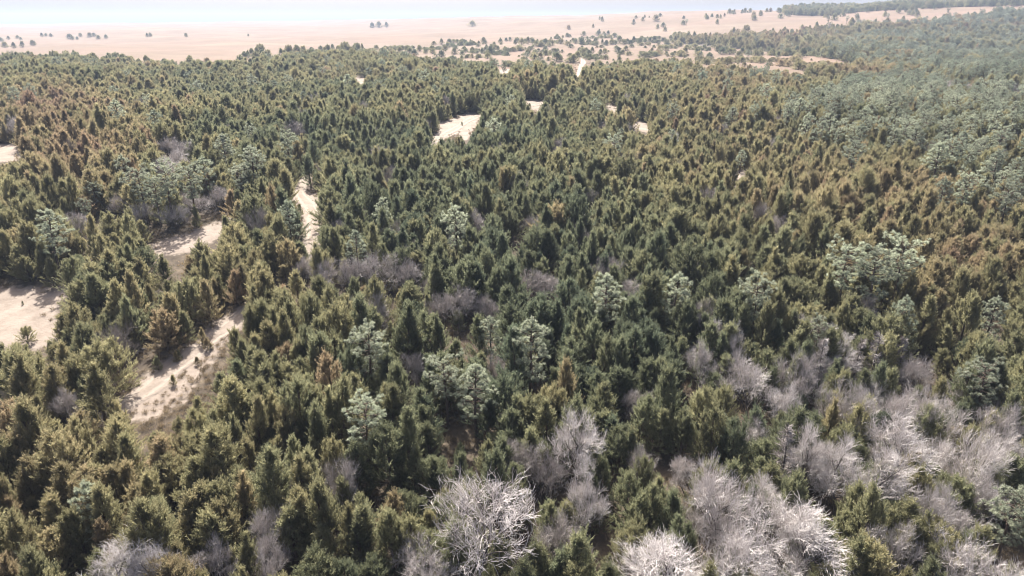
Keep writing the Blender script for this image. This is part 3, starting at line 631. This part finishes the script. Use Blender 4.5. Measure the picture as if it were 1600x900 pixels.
# keep bare trees and pines of the mass from crowding each other or the picked-out ones
order = np.argsort(Y); chosen = []
taken = [(d['x'], d['y'], 2.6) for d in THINGS if d['kind'] in ('bare', 'pine')]
for i in order:
    if kind[i] == 0: continue
    if Y[i] < 620:
        rr = 2.6 if kind[i] == 1 else 3.0
        if any((X[i] - a) ** 2 + (Y[i] - b) ** 2 < (rr * .5 + c * .5) ** 2 for a, b, c in taken): kind[i] = 0; h[i] = min(h[i], 6.2); continue
        taken.append((X[i], Y[i], rr))
top_x, top_y, _ = view(X, Y, Z + h * .8)
in_frame = (top_x > 4) & (top_x < 1596) & (top_y > 2) & (top_y < 894)
size = h / dep
def largest(k, num, lim=1e9):
    idx = np.where((kind == k) & in_frame & (Y < lim))[0]
    return idx[np.argsort(-size[idx])][:num]
single = {0: largest(0, 300), 1: largest(1, 300, 260), 2: largest(2, 170, 420)}
mass = np.ones(len(X), bool)
for k, idx in single.items():
    mass[idx] = False
    for i in idx:
        if k == 0: add('cedar', X[i], Y[i], h[i], wf[i], tint[i], rng.integers(0, 8))
        elif k == 1: add('bare', X[i], Y[i], h[i], rng.uniform(.85, 1.15), np.clip(.35 + .5 * inside(px[i], py[i], LOWER_RIGHT) + rng.normal(0, .18), .08, 1), rng.choice([0, 1, 2, 4, 5, 5]))
        else: add('pine', X[i], Y[i], h[i], rng.uniform(.8, 1.0), rng.uniform(.5, 1.0), rng.integers(0, 5))

# seedlings and small shrubs on the open sand
for x, y, hh in [(325, 547, 1.7), (277, 566, 1.5), (280, 562, 1.3), (317, 538, 2.2), (272, 602, 1.3), (248, 578, 1.8), (308, 570, 1.0), (330, 545, .9), (36, 476, .6), (44, 535, 2.2), (722, 196, 1.2), (828, 168, 1.5), (500, 352, .9)]:
    X_, Y_ = at(x, y); add('seedling', X_, Y_, hh, 1.3, rng.uniform(.3, .75), rng.integers(0, 8))

# ------------------------------------------------------------------ labels that single each tree out
LANDMARKS = []
for d in THINGS:
    if d['lm']:
        p = view(d['x'], d['y'], terrain(d['x'], d['y']) + d['h'] * .7); LANDMARKS.append((d['lm'], float(p[0]), float(p[1]), d))
for (nm, poly) in OPEN:
    if nm in LM_OPEN: LANDMARKS.append((LM_OPEN[nm], sum(p[0] for p in poly) / len(poly), sum(p[1] for p in poly) / len(poly), None))
ORD = ['', 'second', 'third', 'fourth', 'fifth', 'sixth', 'seventh', 'eighth', 'ninth', 'tenth', 'eleventh', 'twelfth', 'thirteenth', 'fourteenth', 'fifteenth', 'sixteenth', 'seventeenth', 'eighteenth', 'nineteenth', 'twentieth']
def look(d):
    t = d['tint']
    if d['kind'] in ('cedar', 'seedling'):
        s = 'tall' if d['h'] > 6.3 else 'low' if d['h'] < 4.6 else 'broad' if d['w'] > 1.15 else 'slim' if d['w'] < .95 else 'pointed'
        c = 'deep green' if t < .2 else 'green' if t < .38 else 'olive' if t < .58 else 'golden brown' if t < .78 else 'rusty brown'
        return ('small ' + c + ' cedar seedling') if d['kind'] == 'seedling' else s + ' ' + c + ' cedar'
    if d['kind'] == 'bare':
        c = 'dark grey' if t < .22 else 'grey' if t < .5 else 'pinkish grey' if t < .78 else 'whitish'
        return c + (' bare thicket' if d['var'] in (2, 5) and d['h'] < 6.6 else ' bare tree')
    if d['kind'] == 'pine': return ('tall ' if d['h'] > 9.2 else 'short ' if d['h'] < 8 else '') + ('pale ' if t > .5 else 'grey-green ') + ('round', 'broad', 'narrow', 'flat-topped', 'ragged')[d['var']] + ' pine'
    if d['kind'] == 'snag': return 'dead grey leafless conifer'
    return 'dark round cedar'
sets = {}
for d in THINGS:
    if d['label'] or d['kind'] == 'prairie': continue
    p = view(d['x'], d['y'], terrain(d['x'], d['y']) + d['h'] * .7); q = (float(p[0]), float(p[1]))
    best = min((l for l in LANDMARKS if l[3] is not d), key=lambda l: (l[1] - q[0]) ** 2 + 1.6 * (l[2] - q[1]) ** 2)
    dx, dy = q[0] - best[1], (q[1] - best[2]) * 1.25
    side = ('right of ' if dx > 0 else 'left of ') if abs(dx) > 2.4 * abs(dy) else ('in front of ' if dy > 0 else 'behind ') if abs(dy) > 2.4 * abs(dx) else ('in front and ' if dy > 0 else 'behind and ') + ('right of ' if dx > 0 else 'left of ')
    sets.setdefault((look(d), side, best[0]), []).append((math.hypot(dx, dy), d))
for (lk, side, lm), v in sets.items():
    v.sort(key=lambda e: e[0])
    for i, (_, d) in enumerate(v):
        end = '' if len(v) == 1 else (', nearest such' if i == 0 else ', ' + (ORD[i] if i < len(ORD) else 'number %d' % (i + 1)) + ' nearest such')
        d['label'] = lk + ' ' + side + lm + end
pr = sorted([d for d in THINGS if d['kind'] == 'prairie'], key=lambda d: float(view(d['x'], d['y'], terrain(d['x'], d['y']))[0]))
zone = {}
for d in pr:
    x, y, _ = view(d['x'], d['y'], terrain(d['x'], d['y']))
    if x < 180: z = 'in the far hazy cluster of the prairie'
    elif y < 61 and x < 800: z = 'far out on the hazy plain'
    elif x < 560: z = 'where the forest meets the peach prairie'
    elif x < 800: z = 'in the loose row along the prairie edge'
    elif y < 76 and x < 1050: z = 'in the dotted row across the pale prairie'
    elif x < 1050: z = 'on the pale meadow beside the track'
    else: z = 'in the scattered grove on the pale meadow'
    zone.setdefault(z, []).append(d)
for z, v in zone.items():
    for i, d in enumerate(v):
        pos = 'leftmost' if i == 0 else 'rightmost' if i == len(v) - 1 and i > 0 else (ORD[i] if i < len(ORD) else '%dth' % (i + 1)) + ' from left'
        d['label'] = 'dark round cedar ' + z + ', ' + pos
NAMES = {'cedar': ('cedar_tree', 'cedar tree', 'cedars on the near slope'), 'pine': ('pine_tree', 'pine tree', 'pines among the cedars'), 'bare': ('bare_tree', 'bare tree', 'leafless trees among the cedars'),
         'snag': ('dead_conifer', 'dead tree', 'dead conifers'), 'prairie': ('prairie_cedar', 'cedar tree', 'cedars dotted over the prairie'), 'seedling': ('cedar_seedling', 'seedling', 'seedlings on open sand')}
for d in THINGS:
    nm, cat, grp = NAMES[d['kind']]
    e = link(nm, None); e.empty_display_size = .3
    e.location = (d['x'], d['y'], float(terrain(d['x'], d['y'])) - .05)
    e.rotation_euler = (rng.normal(0, .03), rng.normal(0, .03), rng.uniform(0, 6.28))
    h_, w_ = d['h'], d['w']
    if d['kind'] in ('cedar', 'prairie', 'seedling'):
        k = h_ / 6.0; e.scale = (k * w_, k * w_, k); m = CEDARS[d['var']]; parts = (('trunk', m[1]), ('crown', m[0]))
    elif d['kind'] == 'pine':
        k = h_ / 10.0; e.scale = (k * w_, k * w_, k); m = PINES[d['var']]; parts = (('trunk', m[1]), ('limbs', m[2]), ('crown', m[0]))
    elif d['kind'] == 'bare':
        k = h_ / 9.0; e.scale = (k * w_, k * w_, k); m = BARES[d['var']]; parts = (('trunk', m[0]), ('branches', m[1]), ('twigs', m[2]))
        if d['var'] == 6: e.rotation_euler = (0, 0, HERO_TURN)
    else:
        k = h_ / 6.0; e.scale = (k, k, k); m = SNAGS[d['var']]; parts = (('trunk', m[1]), ('branches', m[0]))
    tag(e, d['label'], cat, grp)
    for pn, me in parts:
        c = link(pn, me, e); c['tint'] = d['tint']
        if pn in ('limbs', 'branches', 'twigs'): c['kind'] = 'stuff'

# ------------------------------------------------------------------ masses: one object each
def mass_object(name, meshes, X, Y, Z, sx, sz, rot, idx, tint, label, cat):
    src = bpy.data.collections.new(name + '_shapes')
    for i, me in enumerate(meshes):
        o = bpy.data.objects.new('%s_shape_%02d' % (name, i), me); src.objects.link(o)
    me = bpy.data.meshes.new(name); n = len(X)
    me.vertices.add(n); me.vertices.foreach_set('co', np.column_stack([X, Y, Z]).astype(np.float32).ravel())
    for k, t, v in (('scl', 'FLOAT_VECTOR', np.column_stack([sx, sx, sz])), ('rot', 'FLOAT_VECTOR', rot)):
        a = me.attributes.new(k, t, 'POINT'); a.data.foreach_set('vector', np.ascontiguousarray(v, np.float32).ravel())
    a = me.attributes.new('idx', 'INT', 'POINT'); a.data.foreach_set('value', np.ascontiguousarray(idx, np.int32))
    a = me.attributes.new('tint', 'FLOAT', 'POINT'); a.data.foreach_set('value', np.ascontiguousarray(tint, np.float32))
    ob = link(name, me)
    ng = bpy.data.node_groups.new(name, 'GeometryNodeTree')
    ng.interface.new_socket('Geometry', in_out='INPUT', socket_type='NodeSocketGeometry'); ng.interface.new_socket('Geometry', in_out='OUTPUT', socket_type='NodeSocketGeometry')
    N = ng.nodes.new; L = ng.links.new
    gi, go = N('NodeGroupInput'), N('NodeGroupOutput'); ip = N('GeometryNodeInstanceOnPoints'); ci = N('GeometryNodeCollectionInfo')
    ci.inputs['Collection'].default_value = src; ci.inputs['Separate Children'].default_value = True; ci.inputs['Reset Children'].default_value = True
    def attr(nm, t):
        q = N('GeometryNodeInputNamedAttribute'); q.data_type = t; q.inputs['Name'].default_value = nm; return q.outputs['Attribute']
    er = N('FunctionNodeEulerToRotation')
    L(gi.outputs[0], ip.inputs['Points']); L(ci.outputs[0], ip.inputs['Instance']); ip.inputs['Pick Instance'].default_value = True
    L(attr('idx', 'INT'), ip.inputs['Instance Index']); L(attr('rot', 'FLOAT_VECTOR'), er.inputs[0]); L(er.outputs[0], ip.inputs['Rotation']); L(attr('scl', 'FLOAT_VECTOR'), ip.inputs['Scale'])
    L(ip.outputs[0], go.inputs[0])
    mo = ob.modifiers.new('scatter', 'NODES'); mo.node_group = ng
    tag(ob, label, cat, kind='stuff'); return ob
def rots(n, lean=.04): return np.column_stack([rng.normal(0, lean, n), rng.normal(0, lean, n), rng.uniform(0, 6.28, n)])
mc = mass & (kind != 2)
kk = h[mc] / 6.0
mass_object('cedar_forest', [c[2] for c in CEDARS], X[mc], Y[mc], Z[mc] - .05, kk * wf[mc], kk, rots(mc.sum()), np.where(Y[mc] > 330, rng.choice([0, 2, 2, 3, 5, 5, 7], mc.sum()), rng.integers(0, 8, mc.sum())), tint[mc], 'dense cedar forest covering the slope and the far ridges', 'forest')
mp = mass & (kind == 2)
kk = h[mp] / 10.0
mass_object('pine_forest', [p[3] for p in PINES], X[mp], Y[mp], Z[mp] - .05, kk * rng.uniform(.9, 1.15, mp.sum()), kk, rots(mp.sum()), rng.integers(0, 5, mp.sum()), rng.uniform(.1, .7, mp.sum()), 'distant pine stand on the upper slope and hazy ridge', 'forest')
# dry brush and grass tufts
def tuft_mesh(seed, n=60, hgt=.45, spread=.28):
    r = np.random.default_rng(seed)
    P = np.column_stack([r.normal(0, spread * .5, (n, 2)), np.zeros(n)]); D = unit(np.column_stack([r.normal(0, .45, (n, 2)), np.ones(n)]))
    v, q = blades(P, D, r.uniform(.5, 1, n) * hgt, r.uniform(.015, .035, n), r); return v, q, r.uniform(0, 1, n)
M_GRASS = leaf_mat('dry_grass', [(0, (.13, .10, .06)), (.5, (.20, .155, .10)), (1, (.27, .22, .15))], .3, .7, .1)
TUFTS = []
for i in range(4):
    v, q, vy = tuft_mesh(200 + i); TUFTS.append(quads_mesh('tuft', v, q, [M_GRASS], attrs={'vary': ('FACE', vy)}))
gx, gy = [], []
for P in open_world[:8]:
    lo, hi = P.min(0) - 8, P.max(0) + 8; m = int(min(2600, 1.6 * (hi - lo).prod())); q = rng.uniform(lo, hi, (m, 2))
    dd = poly_dist(q[:, 0], q[:, 1], P); kp = (dd < 6) & (rng.random(m) < np.clip((dd + 1.2) / 4, .008, .8)) & (noise2(q[:, 0], q[:, 1], 3.5, 8) > -.25)
    gx.append(q[kp, 0]); gy.append(q[kp, 1])
q = np.column_stack([rng.uniform(-50, 75, 9000), rng.uniform(30, 100, 9000)]); gx.append(q[:, 0]); gy.append(q[:, 1])
gx, gy = np.concatenate(gx), np.concatenate(gy); gk = line_dist(gx, gy, track) > 1.6; gx, gy = gx[gk], gy[gk]
ks = rng.uniform(.6, 1.5, len(gx))
mass_object('dry_grass', TUFTS, gx, gy, terrain(gx, gy), ks, ks, rots(len(gx), .1), rng.integers(0, 4, len(gx)), rng.uniform(.2, 1, len(gx)), 'tufts of dry straw-coloured grass on the sandy ground', 'grass')

# ------------------------------------------------------------------ haze
def build_haze():
    x0, x1, y0, y1, z0, z1 = -7700, 7700, -300, 6200, -60, 140
    V = np.array([[x, y, z] for z in (z0, z1) for y in (y0, y1) for x in (x0, x1)], float)
    Q = np.array([[0, 2, 3, 1], [4, 5, 7, 6], [0, 1, 5, 4], [2, 6, 7, 3], [0, 4, 6, 2], [1, 3, 7, 5]])
    m, nt, out = new_mat('haze'); pv = nt.nodes.new('ShaderNodeVolumePrincipled')
    pv.inputs['Color'].default_value = (.50, .60, .78, 1); pv.inputs['Density'].default_value = HAZE_DENSITY; pv.inputs['Anisotropy'].default_value = .1
    nt.links.new(pv.outputs[0], out.inputs['Volume'])
    tag(link('haze', quads_mesh('haze', V, Q, [m])), 'pale bluish air between camera and horizon', 'haze', kind='stuff')
build_haze()
print('TREES', {k: sum(d['kind'] == k for d in THINGS) for k in NAMES}, 'mass', int(mc.sum()), int(mp.sum()), 'grass', len(gx))
print('LABELS unique', len({d['label'] for d in THINGS}), 'of', len(THINGS), 'max words', max(len(d['label'].split()) for d in THINGS))
